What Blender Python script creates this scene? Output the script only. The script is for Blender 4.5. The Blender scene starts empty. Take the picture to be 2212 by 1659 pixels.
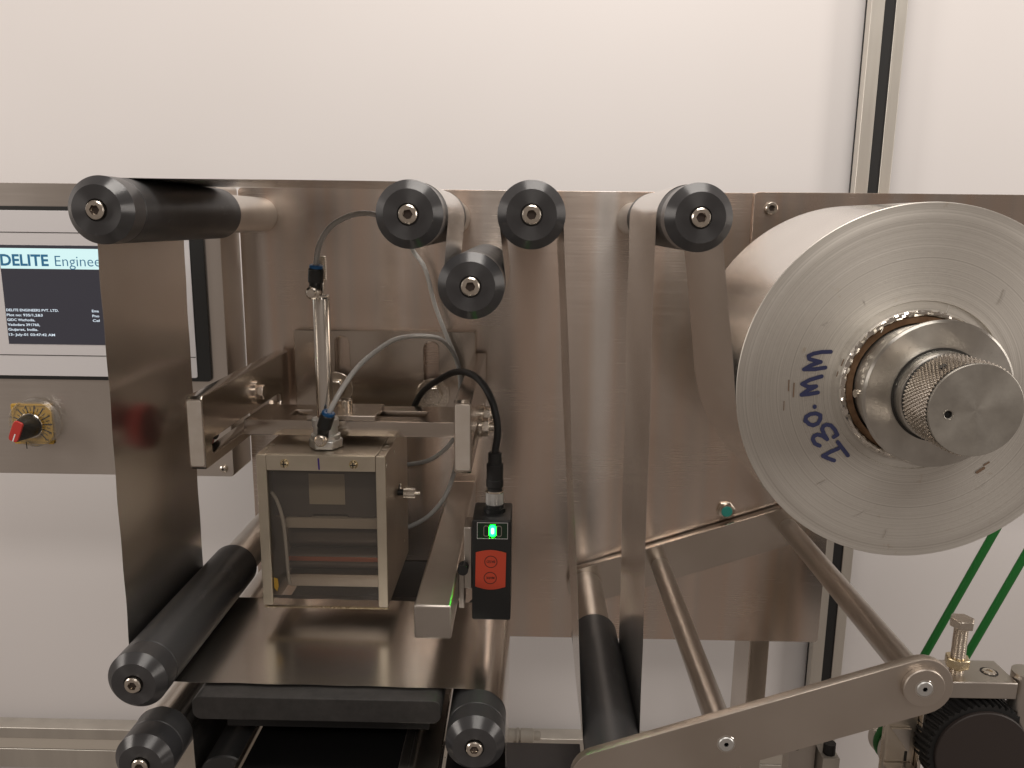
import bpy, bmesh, math, random
from mathutils import Vector, Matrix
random.seed(7)
S = 0.001                       # all numbers below are millimetres
sc = bpy.context.scene
COL = sc.collection

# ------------------------------------------------------------------ camera, world, lamps, exposure
cd = bpy.data.cameras.new('camera'); cam = bpy.data.objects.new('camera', cd); COL.objects.link(cam)
cd.sensor_width = 36.0; cd.lens = 36.0 * 1750 / 2212; cd.clip_start = 0.01; cd.clip_end = 50
cR = Vector((0.99977673, 0.01793068, 0.01117931)); cU = Vector((-0.01446757, 0.19527637, 0.98064154))
cB = cR.cross(cU)
m4 = Matrix((( cR.x, cU.x, cB.x, 0), (cR.y, cU.y, cB.y, -0.780), (cR.z, cU.z, cB.z, 0), (0, 0, 0, 1)))
cam.matrix_world = m4
sc.camera = cam
w = bpy.data.worlds.new('World'); sc.world = w; w.use_nodes = True
bg = w.node_tree.nodes['Background']; bg.inputs[0].default_value = (0.262, 0.218, 0.188, 1); bg.inputs[1].default_value = 0.76

def area(name, loc, target, sx, sy, power, col):
    l = bpy.data.lights.new(name, 'AREA'); l.shape = 'RECTANGLE'; l.size = sx; l.size_y = sy; l.energy = power; l.color = col
    o = bpy.data.objects.new(name, l); COL.objects.link(o); o.location = loc
    o.rotation_euler = (Vector(target) - Vector(loc)).to_track_quat('-Z', 'Y').to_euler()
    return o
area('ceiling_lamp', (0.18, -0.42, 1.25), (0.12, 0.12, 0.1), 0.9, 0.4, 17.2, (1.0, 0.935, 0.87))
area('left_lamp', (-2.0, -0.95, 0.40), (0, -0.2, -0.1), 0.45, 0.8, 13, (1.0, 0.92, 0.85))
area('right_lamp', (2.0, -0.85, 0.25), (0, -0.2, -0.1), 0.45, 0.8, 10, (1.0, 0.92, 0.85))
area('front_fill', (0.2, -2.6, 1.7), (0, 0, -0.2), 1.4, 0.4, 16, (1.0, 0.93, 0.87))  # frontal fill added for the reel face, no lamp known there
sc.view_settings.view_transform = 'Standard'; sc.view_settings.look = 'None'
sc.view_settings.exposure = 0.0; sc.view_settings.gamma = 1.0; sc.view_settings.use_curve_mapping = False
sc.cycles.use_denoising = True
sc.cycles.max_bounces = 10; sc.cycles.transparent_max_bounces = 12; sc.cycles.caustics_reflective = False; sc.cycles.caustics_refractive = False

# ------------------------------------------------------------------ mesh helpers
class MB:
    def __init__(s): s.v = []; s.f = []
    def add(s, v, f):
        o = len(s.v); s.v += [tuple(p) for p in v]; s.f += [[i + o for i in q] for q in f]; return s
    def box(s, x0, x1, y0, y1, z0, z1):
        return s.add([(x0,y0,z0),(x1,y0,z0),(x1,y1,z0),(x0,y1,z0),(x0,y0,z1),(x1,y0,z1),(x1,y1,z1),(x0,y1,z1)],
                     [(0,3,2,1),(4,5,6,7),(0,1,5,4),(1,2,6,5),(2,3,7,6),(3,0,4,7)])
    def lathe(s, prof, cx, cz, n=64, ends=True):
        """prof: (r, y) from front (small y) to back; axis along y"""
        v = []; f = []
        for r, y in prof:
            for k in range(n):
                a = 2 * math.pi * k / n
                v.append((cx + r * math.cos(a), y, cz + r * math.sin(a)))
        for i in range(len(prof) - 1):
            for k in range(n):
                a, b = i * n + k, i * n + (k + 1) % n
                f.append((a, b, b + n, a + n))
        if ends:
            f.append(list(range(n))[::-1]); f.append([(len(prof) - 1) * n + k for k in range(n)])
        return s.add(v, f)
    def rod(s, p0, p1, r0, r1=None, n=32, rot=0):
        r1 = r0 if r1 is None else r1
        p0 = Vector(p0); p1 = Vector(p1); d = (p1 - p0).normalized()
        u = d.orthogonal().normalized() if abs(d.z) > .9 or abs(d.y) > .9 else d.cross(Vector((0,0,1))).normalized()
        t = d.cross(u); v = []
        for p, r in ((p0, r0), (p1, r1)):
            for k in range(n):
                a = 2 * math.pi * k / n + rot; v.append(p + (u * math.cos(a) + t * math.sin(a)) * r)
        f = [(k, (k+1) % n, n + (k+1) % n, n + k) for k in range(n)] + [list(range(n))[::-1], list(range(n, 2*n))]
        return s.add(v, f)
    def spin(s, p0, p1, prof, n=40):
        """prof (r, t) along p0->p1, t in mm from p0"""
        p0 = Vector(p0); d = (Vector(p1) - p0).normalized(); u = d.orthogonal().normalized(); t = d.cross(u); v = []; f = []
        for r, h in prof:
            for k in range(n):
                a = 2 * math.pi * k / n; v.append(p0 + d * h + (u * math.cos(a) + t * math.sin(a)) * r)
        for i in range(len(prof) - 1):
            for k in range(n):
                a, b = i * n + k, i * n + (k + 1) % n; f.append((a, b, b + n, a + n))
        f.append(list(range(n))[::-1]); f.append([(len(prof) - 1) * n + k for k in range(n)])
        return s.add(v, f)
    def tube(s, pts, r, n=14, sub=8):
        P = [Vector(p) for p in pts]; Q = []
        for i in range(len(P) - 1):                       # Catmull-Rom
            a = P[max(i-1, 0)]; b = P[i]; c = P[i+1]; d = P[min(i+2, len(P)-1)]
            for k in range(sub):
                t = k / sub
                Q.append(0.5 * ((2*b) + (c - a)*t + (2*a - 5*b + 4*c - d)*t*t + (3*b - a - 3*c + d)*t**3))
        Q.append(P[-1]); v = []; f = []; nrm = None
        for i, q in enumerate(Q):
            d = (Q[min(i+1, len(Q)-1)] - Q[max(i-1, 0)]).normalized()
            nrm = d.orthogonal().normalized() if nrm is None else (nrm - d * nrm.dot(d)).normalized()
            bn = d.cross(nrm)
            for k in range(n):
                a = 2 * math.pi * k / n; v.append(q + (nrm * math.cos(a) + bn * math.sin(a)) * r)
        for i in range(len(Q) - 1):
            for k in range(n):
                a, b = i*n + k, i*n + (k+1) % n; f.append((a, b, b+n, a+n))
        f.append(list(range(n))[::-1]); f.append([(len(Q)-1)*n + k for k in range(n)])
        return s.add(v, f)
    def xform(s, fn): s.v = [tuple(fn(*p)) for p in s.v]; return s

LOCS = {}
def thing(name, label, cat, loc, group=None):
    o = bpy.data.objects.new(name, None); o.empty_display_size = .01; COL.objects.link(o)
    o.location = Vector(loc) * S; LOCS[o] = Vector(loc); o['label'] = label; o['category'] = cat
    if group: o['group'] = group
    return o
def obj(name, mb, mat, parent=None, bevel=0, smooth=32, seg=2, label=None, origin=None, solid=0):
    org = LOCS[parent] if parent is not None else Vector(origin or (0, 0, 0))
    me = bpy.data.meshes.new(name)
    me.from_pydata([((Vector(p) - org) * S) for p in mb.v], [], mb.f); me.validate(); me.update()
    bm = bmesh.new(); bm.from_mesh(me); bmesh.ops.recalc_face_normals(bm, faces=bm.faces); bm.to_mesh(me); bm.free()
    me.polygons.foreach_set('use_smooth', [True] * len(me.polygons)); me.set_sharp_from_angle(angle=math.radians(smooth))
    me.materials.append(mat)
    o = bpy.data.objects.new(name, me); COL.objects.link(o)
    if parent is not None: o.parent = parent
    else: o.location = org * S
    LOCS[o] = org
    if solid:
        q = o.modifiers.new('solid', 'SOLIDIFY'); q.thickness = solid * S; q.offset = 0
    if bevel:
        b = o.modifiers.new('bevel', 'BEVEL'); b.width = bevel * S; b.segments = seg; b.limit_method = 'ANGLE'; b.angle_limit = math.radians(30)
    if label: o['label'] = label
    return o
def tag(o, label, cat, group=None):
    o['label'] = label; o['category'] = cat
    if group: o['group'] = group
    return o

def curve_mesh(setup):
    c = setup(); o = bpy.data.objects.new('tmp', c); COL.objects.link(o)
    bpy.context.view_layer.update()
    me = bpy.data.meshes.new_from_object(o.evaluated_get(bpy.context.evaluated_depsgraph_get()))
    v = [tuple(p.co) for p in me.vertices]; f = [list(p.vertices) for p in me.polygons]
    bpy.data.objects.remove(o); bpy.data.curves.remove(c); bpy.data.meshes.remove(me)
    return v, f
def plate(outer, holes, t0, t1, axis='Y', bevel=0.0):
    """flat plate with holes; 2-D outline in (X,Z) for axis Y, (Y,Z) for axis X, (X,Y) for axis Z; spans t0..t1 along the axis"""
    def mk():
        c = bpy.data.curves.new('tmp', 'CURVE'); c.dimensions = '2D'; c.fill_mode = 'BOTH'
        c.extrude = max((t1 - t0) / 2 - bevel, 0.001); c.bevel_depth = bevel; c.bevel_resolution = 1
        if bevel: c.offset = -bevel
        for pts in [outer] + list(holes):
            s = c.splines.new('POLY'); s.points.add(len(pts) - 1)
            for q, p in zip(s.points, pts): q.co = (p[0], p[1], 0, 1)
            s.use_cyclic_u = True
        return c
    v, f = curve_mesh(mk); mid = (t0 + t1) / 2; mb = MB()
    if axis == 'Y': v = [(x, mid + z, y) for x, y, z in v]
    elif axis == 'X': v = [(mid + z, x, y) for x, y, z in v]
    else: v = [(x, y, mid + z) for x, y, z in v]
    return mb.add(v, f)
def text(s, x, z, h, y, width=None, bold=0.0, rot=0.0, align='LEFT'):
    """lettering on a face that looks along -y; x,z = lower left (or centre), h = cap height"""
    def mk():
        c = bpy.data.curves.new('tmp', 'FONT'); c.body = s; c.size = 1.0; c.offset = bold; c.resolution_u = 3; c.fill_mode = 'FRONT'; return c
    v, f = curve_mesh(mk)
    xs = [p[0] for p in v]; cap = 0.73
    k = h / cap; kx = k if width is None else width / (max(xs) - min(xs))
    ox = min(xs) if align == 'LEFT' else (max(xs) + min(xs)) / 2; oy = 0 if align == 'LEFT' else cap / 2
    ca, sa = math.cos(rot), math.sin(rot); out = []
    for p in v:
        a, b = (p[0] - ox) * kx, (p[1] - oy) * k
        out.append((x + a * ca - b * sa, y, z + a * sa + b * ca))
    return MB().add(out, f)
def rrect(x0, x1, z0, z1, r, n=6, corners=(1, 1, 1, 1)):
    pts = []
    for (cx, cz, a0), on in zip(((x1-r, z1-r, 0), (x0+r, z1-r, 90), (x0+r, z0+r, 180), (x1-r, z0+r, 270)), corners):
        if on:
            for k in range(n + 1):
                a = math.radians(a0 + 90 * k / n); pts.append((cx + r*math.cos(a), cz + r*math.sin(a)))
        else:
            pts.append((cx + (r if a0 in (0, 270) else -r), cz + (r if a0 in (0, 90) else -r)))
    return pts
def circ(cx, cz, r, n=24): return [(cx + r*math.cos(2*math.pi*k/n), cz + r*math.sin(2*math.pi*k/n)) for k in range(n)]
def stroke(pts, wd, y, mb=None):
    """a flat pen stroke on a face that looks along -y"""
    mb = mb or MB(); n = 10
    for (x0, z0), (x1, z1) in zip(pts[:-1], pts[1:]):
        d = Vector((x1-x0, z1-z0)); L = d.length or 1; a0 = math.atan2(z1-z0, x1-x0); v = []
        for k in range(n + 1):
            a = a0 + math.pi/2 + math.pi*k/n; v.append((x0 + wd/2*math.cos(a), y, z0 + wd/2*math.sin(a)))
        for k in range(n + 1):
            a = a0 - math.pi/2 + math.pi*k/n; v.append((x1 + wd/2*math.cos(a), y, z1 + wd/2*math.sin(a)))
        mb.add(v, [list(range(len(v)))]); y -= 0.012
    return mb
def socket_head(cx, cz, y, r, h, hexr, mb=None, depth=None):
    """socket head screw seen along +y: front at y-h, seat at y"""
    mb = mb or MB(); n = 36; c = r * .12; depth = depth or h * .55
    def hx(a):
        b = (a % (math.pi/3)) - math.pi/6; return hexr * math.cos(math.pi/6) / math.cos(b)
    rings = [[(r, y)]*n, [(r, y-h+c)]*n, [(r-c, y-h)]*n]
    v = []
    for R in rings:
        for k in range(n):
            a = 2*math.pi*k/n; v.append((cx + R[k][0]*math.cos(a), R[k][1], cz + R[k][0]*math.sin(a)))
    for yy in (y-h, y-h+depth):
        for k in range(n):
            a = 2*math.pi*k/n; q = hx(a); v.append((cx + q*math.cos(a), yy, cz + q*math.sin(a)))
    f = []
    for i in range(4):
        for k in range(n):
            a, b = i*n + k, i*n + (k+1) % n; f.append((a, b, b+n, a+n))
    f.append([4*n + k for k in range(n)]); f.append(list(range(n)))
    return mb.add(v, f)
def bolt(cx, cz, y, r, h, hexr, parent, m=None, name='socket_bolt'):
    o = obj(name, socket_head(cx, cz, y, r, h, hexr, depth=h*.6), m or M_bolt, parent, smooth=25)
    if parent.parent is None or True:
        obj('socket_shade', MB().rod((cx, y-h*.42, cz), (cx, y-h*.40, cz), hexr*.97, n=6, rot=math.pi/6), M_socket_shade, o if parent.parent is None else parent)  # dark disc paints the shade inside the hex recess
    return o
def hexprism(p0, p1, r, rot=0, mb=None): return (mb or MB()).rod(p0, p1, r, n=6, rot=rot)

# ------------------------------------------------------------------ materials
def mat(name, base, rough=.5, metal=0.0, spec=.5, emit=None, estr=0, alpha=None, coat=0):
    m = bpy.data.materials.new(name); m.use_nodes = True; p = m.node_tree.nodes['Principled BSDF']
    p.inputs['Base Color'].default_value = (*base, 1); p.inputs['Roughness'].default_value = rough; p.inputs['Metallic'].default_value = metal
    p.inputs['Specular IOR Level'].default_value = spec
    if coat: p.inputs['Coat Weight'].default_value = coat; p.inputs['Coat Roughness'].default_value = .08
    if emit: p.inputs['Emission Color'].default_value = (*emit, 1); p.inputs['Emission Strength'].default_value = estr
    return m
def N(m, t, **kw):
    n = m.node_tree.nodes.new(t)
    for k, v in kw.items():
        if k in n.inputs: n.inputs[k].default_value = v
        else: setattr(n, k, v)
    return n
def L(m, a, b): m.node_tree.links.new(a, b)
def noise(m, scale, nscale=1.0, detail=3, rough=.5, coord='Object'):
    tc = N(m, 'ShaderNodeTexCoord'); mp = N(m, 'ShaderNodeMapping'); mp.inputs['Scale'].default_value = scale
    L(m, tc.outputs[coord], mp.inputs[0]); n = N(m, 'ShaderNodeTexNoise'); n.inputs['Scale'].default_value = nscale
    n.inputs['Detail'].default_value = detail; n.inputs['Roughness'].default_value = rough; L(m, mp.outputs[0], n.inputs['Vector']); return n
def ramp(m, src, stops):
    r = N(m, 'ShaderNodeValToRGB'); e = r.color_ramp.elements
    while len(e) < len(stops): e.new(.5)
    for q, (p, c) in zip(e, stops): q.position = p; q.color = (*c, 1) if len(c) == 3 else c
    L(m, src, r.inputs[0]); return r
def P(m): return m.node_tree.nodes['Principled BSDF']
def steel(name, c0, c1, rough=.3, streak=(18, 18, 1.6), grain=(12, 12, 1400), aniso=.55, tang=(0, 0, 1), bump=.04, rvar=.08, stops=None, smudge=.03, sdetail=3):
    m = mat(name, c0, rough, 1.0)
    n1 = noise(m, streak, 1, sdetail, .5); r = ramp(m, n1.outputs['Fac'], stops or [(.3, c0), (.72, c1)]); L(m, r.outputs[0], P(m).inputs['Base Color'])
    n2 = noise(m, grain, 1, 4, .7)
    mr = N(m, 'ShaderNodeMapRange'); mr.inputs['To Min'].default_value = rough - rvar; mr.inputs['To Max'].default_value = rough + rvar
    L(m, n2.outputs['Fac'], mr.inputs['Value'])
    n3 = noise(m, (14, 14, 14), 1, 2, .5); m3 = N(m, 'ShaderNodeMapRange'); m3.inputs['From Min'].default_value = .45; m3.inputs['From Max'].default_value = .75
    m3.inputs['To Min'].default_value = 0; m3.inputs['To Max'].default_value = smudge; L(m, n3.outputs['Fac'], m3.inputs['Value'])
    ad = N(m, 'ShaderNodeMath', operation='ADD'); L(m, mr.outputs[0], ad.inputs[0]); L(m, m3.outputs[0], ad.inputs[1]); L(m, ad.outputs[0], P(m).inputs['Roughness'])
    b = N(m, 'ShaderNodeBump'); b.inputs['Strength'].default_value = bump; b.inputs['Distance'].default_value = .00004
    L(m, n2.outputs['Fac'], b.inputs['Height']); L(m, b.outputs[0], P(m).inputs['Normal'])
    if aniso:
        P(m).inputs['Anisotropic'].default_value = aniso
        if tang == 'radial':
            tc = N(m, 'ShaderNodeTexCoord'); vm = N(m, 'ShaderNodeVectorMath', operation='MULTIPLY'); vm.inputs[1].default_value = (1, 0, 1)
            L(m, tc.outputs['Object'], vm.inputs[0]); vn = N(m, 'ShaderNodeVectorMath', operation='NORMALIZE'); L(m, vm.outputs[0], vn.inputs[0]); L(m, vn.outputs[0], P(m).inputs['Tangent'])
        else:
            cv = N(m, 'ShaderNodeCombineXYZ'); cv.inputs[0].default_value, cv.inputs[1].default_value, cv.inputs[2].default_value = tang
            L(m, cv.outputs[0], P(m).inputs['Tangent'])
    return m
def turned_black(name, base, rough, aniso=.8, radial=True):
    m = mat(name, base, rough, 0.0, .5)
    P(m).inputs['Anisotropic'].default_value = aniso
    tc = N(m, 'ShaderNodeTexCoord')
    if radial:
        vm = N(m, 'ShaderNodeVectorMath', operation='MULTIPLY'); vm.inputs[1].default_value = (1, 0, 1); L(m, tc.outputs['Object'], vm.inputs[0])
        vn = N(m, 'ShaderNodeVectorMath', operation='NORMALIZE'); L(m, vm.outputs[0], vn.inputs[0]); L(m, vn.outputs[0], P(m).inputs['Tangent'])
        ln = N(m, 'ShaderNodeVectorMath', operation='LENGTH'); L(m, vm.outputs[0], ln.inputs[0])
        n = N(m, 'ShaderNodeTexNoise', noise_dimensions='1D'); n.inputs['Scale'].default_value = 2600; n.inputs['Detail'].default_value = 3; L(m, ln.outputs['Value'], n.inputs['W'])
        b = N(m, 'ShaderNodeBump'); b.inputs['Strength'].default_value = .12; b.inputs['Distance'].default_value = .0002; L(m, n.outputs['Fac'], b.inputs['Height']); L(m, b.outputs[0], P(m).inputs['Normal'])
    else:
        cv = N(m, 'ShaderNodeCombineXYZ'); cv.inputs[1].default_value = 1; L(m, cv.outputs[0], P(m).inputs['Tangent'])
    ns = noise(m, (55, 18, 55), 1, 8, .75); L(m, ramp(m, ns.outputs['Fac'], [(.0, base), (.60, base), (.78, tuple(c * 2.6 + .01 for c in base))]).outputs[0], P(m).inputs['Base Color'])
    n2 = noise(m, (40, 40, 40), 1, 5, .6); mr = N(m, 'ShaderNodeMapRange'); mr.inputs['To Min'].default_value = rough - .07; mr.inputs['To Max'].default_value = rough + .09
    L(m, n2.outputs['Fac'], mr.inputs['Value']); L(m, mr.outputs[0], P(m).inputs['Roughness'])
    return m
def clear(name, tint=(1, 1, 1), rough=.03, gloss=1.0, haze=0.0):
    m = bpy.data.materials.new(name); m.use_nodes = True; nt = m.node_tree; nt.nodes.clear()
    out = nt.nodes.new('ShaderNodeOutputMaterial'); tr = nt.nodes.new('ShaderNodeBsdfTransparent'); tr.inputs[0].default_value = (*tint, 1)
    gl = nt.nodes.new('ShaderNodeBsdfGlossy'); gl.inputs['Roughness'].default_value = rough; lw = nt.nodes.new('ShaderNodeLayerWeight'); lw.inputs[0].default_value = .5; pw = nt.nodes.new('ShaderNodeMath'); pw.operation = 'POWER'; pw.inputs[1].default_value = 4.0; nt.links.new(lw.outputs['Facing'], pw.inputs[0]); fr = nt.nodes.new('ShaderNodeMath'); fr.operation = 'MULTIPLY_ADD'; fr.inputs[1].default_value = .85; fr.inputs[2].default_value = .04; nt.links.new(pw.outputs[0], fr.inputs[0])
    mx = nt.nodes.new('ShaderNodeMixShader'); mul = nt.nodes.new('ShaderNodeMath'); mul.operation = 'MULTIPLY'; mul.inputs[1].default_value = gloss
    nt.links.new(fr.outputs[0], mul.inputs[0]); nt.links.new(mul.outputs[0], mx.inputs[0])
    if haze:
        df = nt.nodes.new('ShaderNodeBsdfDiffuse'); df.inputs[0].default_value = (.92, .91, .88, 1); m2 = nt.nodes.new('ShaderNodeMixShader'); m2.inputs[0].default_value = haze
        nt.links.new(tr.outputs[0], m2.inputs[1]); nt.links.new(df.outputs[0], m2.inputs[2]); nt.links.new(m2.outputs[0], mx.inputs[1])
    else: nt.links.new(tr.outputs[0], mx.inputs[1])
    nt.links.new(gl.outputs[0], mx.inputs[2]); nt.links.new(mx.outputs[0], out.inputs[0]); return m

M_wall = mat('white_panel', (.80, .77, .752), .55)
n_ = noise(M_wall, (3, 3, 3), 1, 4); L(M_wall, ramp(M_wall, n_.outputs['Fac'], [(.3, (.785, .752, .736)), (.7, (.81, .778, .765))]).outputs[0], P(M_wall).inputs['Base Color'])
M_plate = steel('brushed_steel_plate', (.48, .385, .325), (.71, .665, .62), .23, streak=(21, 21, .55), aniso=.8, bump=.03, stops=[(.25, (.50, .445, .40)), (.38, (.70, .635, .58)), (.47, (.70, .565, .475)), (.55, (.66, .58, .515)), (.63, (.76, .645, .56)), (.75, (.92, .87, .82))], smudge=.05, sdetail=1.5)  # upright streak colours paint in the room's blurred brown reflections
M_box = steel('brushed_steel_box', (.62, .57, .52), (.74, .69, .64), .33, streak=(10, 10, 5), aniso=.5)
M_steel = steel('machined_steel', (.52, .46, .40), (.62, .56, .50), .20, streak=(14, 14, 14), grain=(900, 60, 900), aniso=.0, bump=.01, rvar=.03)
M_satin = steel('satin_steel', (.50, .46, .42), (.60, .56, .51), .34, streak=(20, 20, 20), grain=(900, 120, 900), aniso=.0, bump=.02, rvar=.04)
M_cut = steel('sawn_steel_end', (.84, .78, .70), (.92, .87, .80), .42, streak=(60, 60, 90), grain=(900, 900, 500), aniso=.0, bump=.15)
M_chrome = mat('polished_chrome', (.72, .68, .62), .14, 1.0)
M_barrel = steel('drawn_barrel', (.70, .66, .60), (.80, .76, .70), .22, streak=(200, 200, 4), grain=(900, 900, 30), aniso=0, bump=.03)
M_bolt = steel('bolt_steel', (.66, .60, .52), (.78, .72, .64), .24, streak=(200, 200, 200), grain=(900, 900, 900), aniso=0, bump=.08)
M_knurl = mat('knurled_steel', (.58, .53, .47), .25, 1.0)
M_socket_shade = mat('painted_socket_shade', (.10, .08, .07), .5, .8)  # dark tone stands for shade at the bottom of bolt sockets
M_zinc = steel('zinc_nut', (.72, .73, .72), (.80, .81, .80), .40, streak=(90, 90, 90), grain=(500, 500, 500), aniso=0, bump=.1)
M_brassy = steel('yellow_zinc', (.70, .58, .36), (.80, .70, .50), .26, streak=(200, 200, 200), grain=(800, 800, 800), aniso=0)
M_cass = steel('cassette_plate', (.56, .50, .42), (.65, .59, .50), .36, streak=(20, 20, 20), grain=(300, 300, 1500), aniso=.0)
M_cassl = steel('cassette_front', (.62, .56, .455), (.70, .64, .53), .46, streak=(40, 40, 40), grain=(300, 300, 1500), aniso=.0)
M_alu = steel('extruded_aluminium', (.70, .67, .61), (.82, .79, .72), .42, streak=(30, 30, 3), grain=(900, 900, 8), aniso=.0)
M_foil = steel('foil_film', (.80, .765, .725), (.86, .83, .79), .22, streak=(12, 12, 12), grain=(60, 60, 60), aniso=.0, bump=.01, rvar=.02, smudge=.04)
M_black = turned_black('black_anodised_body', (.036, .036, .037), .40, .5, radial=False)
M_cap = turned_black('black_turned_cap', (.034, .034, .036), .33, .85)
P(M_cap).inputs['Specular IOR Level'].default_value = .9
M_slab = mat('black_plastic_slab', (.030, .028, .027), .42)
n_ = noise(M_slab, (60, 60, 60), 1, 6, .7); L(M_slab, ramp(M_slab, n_.outputs['Fac'], [(.35, (.024, .023, .022)), (.75, (.048, .045, .043))]).outputs[0], P(M_slab).inputs['Base Color'])
M_dark = mat('black_gloss_panel', (.010, .010, .010), .16)
M_navy = mat('black_painted_panel', (.022, .022, .028), .45)
M_rub = mat('black_rubber', (.012, .012, .012), .6)
M_plast = mat('black_plastic', (.016, .017, .017), .38)
M_blue = mat('blue_plastic', (.010, .12, .33), .35)
M_red = mat('red_plastic', (.52, .045, .035), .38)
M_orange = mat('red_keypad', (.62, .075, .035), .45)
M_yellow = mat('yellow_dial', (.60, .36, .055), .5)
M_ink = mat('black_print', (.02, .018, .015), .6)
M_white = mat('white_mark', (.8, .8, .78), .5)
M_scr = mat('bright_scratch', (.85, .83, .79), .35, 1.0)
M_stain = mat('brown_stain', (.19, .12, .075), .7)
M_marker = mat('blue_marker_ink', (.045, .052, .125), .4, .2)
M_violet = mat('violet_marker_ink', (.07, .03, .25), .45)
M_teal = mat('teal_lens', (.03, .33, .27), .30, coat=.3)
M_grey = mat('light_grey_plastic', (.70, .68, .685), .45)
M_beige = mat('beige_nylon', (.55, .50, .43), .5)
M_card = mat('brown_cardboard', (.16, .085, .04), .9)
n_ = noise(M_card, (120, 400, 120), 1, 5, .7); L(M_card, ramp(M_card, n_.outputs['Fac'], [(.3, (.17, .09, .045)), (.75, (.36, .22, .12))]).outputs[0], P(M_card).inputs['Base Color'])
M_green = mat('green_belt', (.012, .15, .025), .42)
M_copper = mat('copper_ribbon', (.42, .14, .08), .30, .6)
M_label = mat('grey_paper_label', (.50, .46, .37), .7)
M_smoke = mat('dark_ribbon_roller', (.12, .105, .095), .30, .4)
M_block = mat('grey_plastic_block', (.10, .094, .09), .4)
M_tube = clear('clear_nylon_tube', (.96, .96, .94), .15, 1.2, haze=.62)
M_acryl = clear('clear_acrylic', (.92, .89, .85), .02, 1.2, haze=.03)
M_guard = clear('clear_guard', (.99, .99, .98), .08, 1.8, haze=.03)
M_screen = mat('screen_dark', (.01, .01, .012), .25, emit=(.075, .070, .088), estr=.42)
M_banner = mat('screen_banner', (.02, .02, .02), .25, emit=(.66, .90, .90), estr=1.0)
M_btxt = mat('screen_blue_text', (.02, .02, .02), .25, emit=(.02, .15, .28), estr=.8)
M_wtxt = mat('screen_white_text', (.02, .02, .02), .25, emit=(.75, .85, .95), estr=.95)
M_led = mat('green_led', (.1, .9, .3), .3, emit=(0.0, 1.0, .007), estr=75)
M_ledcore = mat('green_led_core', (.5, 1, .8), .3, emit=(.62, 1.0, .90), estr=1.6)

# ------------------------------------------------------------------ the setting
nw_ = noise(M_wall, (9, 9, 9), 1, 8, .7); mw = N(M_wall, 'ShaderNodeMapRange'); mw.inputs['To Min'].default_value = .42; mw.inputs['To Max'].default_value = .68; L(M_wall, nw_.outputs['Fac'], mw.inputs['Value']); L(M_wall, mw.outputs[0], P(M_wall).inputs['Roughness'])
wall = obj('back_wall', MB().box(-1500, 1500, 187, 200, -1100, 900), M_wall); wall['kind'] = 'structure'

# slotted aluminium post, right
t = thing('aluminium_post', 'tall slotted aluminium post with black rubber strip behind the steel plate', 'post', (388, 185, -900))
prof = [(369, 165), (383.5, 165), (383.5, 172), (395.5, 172), (395.5, 165), (408, 165), (408, 205), (369, 205), (369, 190), (374, 190), (374, 178), (369, 178)]
obj('profile', plate(prof, [], -900, 800, 'Z'), M_alu, t, bevel=.6)
obj('slot_strip', MB().box(383.7, 395.3, 166.5, 171.5, -899, 799), M_rub, t)
obj('side_strip', MB().box(370.5, 373.6, 178.3, 186.0, -899, 799), M_rub, t)
t = thing('aluminium_rail', 'beige slotted aluminium rail running along the bottom of the white wall', 'rail', (-500, 185, -717))
obj('profile', plate([(165, -659), (165, -674), (173, -674), (173, -690), (165, -690), (165, -717), (205, -717), (205, -659)], [], -1500, 366, 'X'), M_alu, t, bevel=.6)
obj('slot_strip', MB().box(-1499, 365, 166, 172, -689.5, -674.5), M_beige, t)
t = thing('steel_tube_post', 'rectangular stainless steel tube post below the steel plate', 'post', (250, 30, -900))
obj('tube', MB().box(240.5, 261, 5, 62, -900, -380), M_steel, t, bevel=1.2)

# ------------------------------------------------------------------ steel plates
t = thing('mounting_plate', 'large brushed stainless steel plate behind the rollers', 'plate', (0, 3, -424))
obj('sheet', plate(rrect(-273, 309, -425, 29.6, 4), [], 0, 6, 'Y', .4), M_plate, t)
t = thing('unwind_plate', 'brushed steel plate behind the film reel, top bolt near its left edge', 'plate', (420, 3, -220))
obj('sheet', plate(rrect(211, 640, -215, 30.4, 4), [], -4, -.05, 'Y', .5), M_plate, t)
bolt(226.8, 15.7, -4, 5.6, 4.5, 3.1, t)
t = thing('push_button', 'small round teal push button in a hex nut on the steel plate', 'button', (204.4, 0, -281.5))
obj('hex_nut', hexprism((204.4, 0, -281.5), (204.4, -3, -281.5), 9.6, .4), M_bolt, t, bevel=.6)
obj('ring', MB().lathe([(7.6, -6), (7.9, -5.4), (7.9, -2.9), (5.6, -2.9), (5.6, -6)], 204.4, -281.5, ends=False), M_chrome, t)
obj('cap', MB().lathe([(5.2, -6.4), (5.5, -6.0), (5.5, -3)], 204.4, -281.5), M_teal, t)

# ------------------------------------------------------------------ operator panel with screen and dial
t = thing('operator_box', 'stainless steel operator box on the left that holds the screen', 'control box', (-380, -25, -238))
obj('enclosure', plate(rrect(-640, -273.5, -239, 29.6, 3), [], -50, -.3, 'Y', .8), M_box, t)
hb = MB().lathe([(1.2, -53.2), (2.6, -52.9), (3.6, -52), (3.9, -50.6), (3.9, -50)], -282.6, -231, 32)
obj('button_head_bolt', hb, M_bolt, t); obj('bolt_socket_shade', hexprism((-282.6, -53.3, -231), (-282.6, -53.1, -231), 1.3), M_ink, t)  # flat black hexagon paints the shade in the bolt's socket
t = thing('touch_screen', 'touch screen in a black frame with a lit page, left of the hanging film', 'screen', (-395, -51, -146))
obj('bezel', plate(rrect(-500, -288, -147, 9.5, 4), [], -53, -50.2, 'Y', .5), M_plast, t)
obj('face', plate(rrect(-497, -300.5, -143.5, 5.8, 2), [], -53.7, -52.9, 'Y', .2), M_grey, t)
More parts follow.
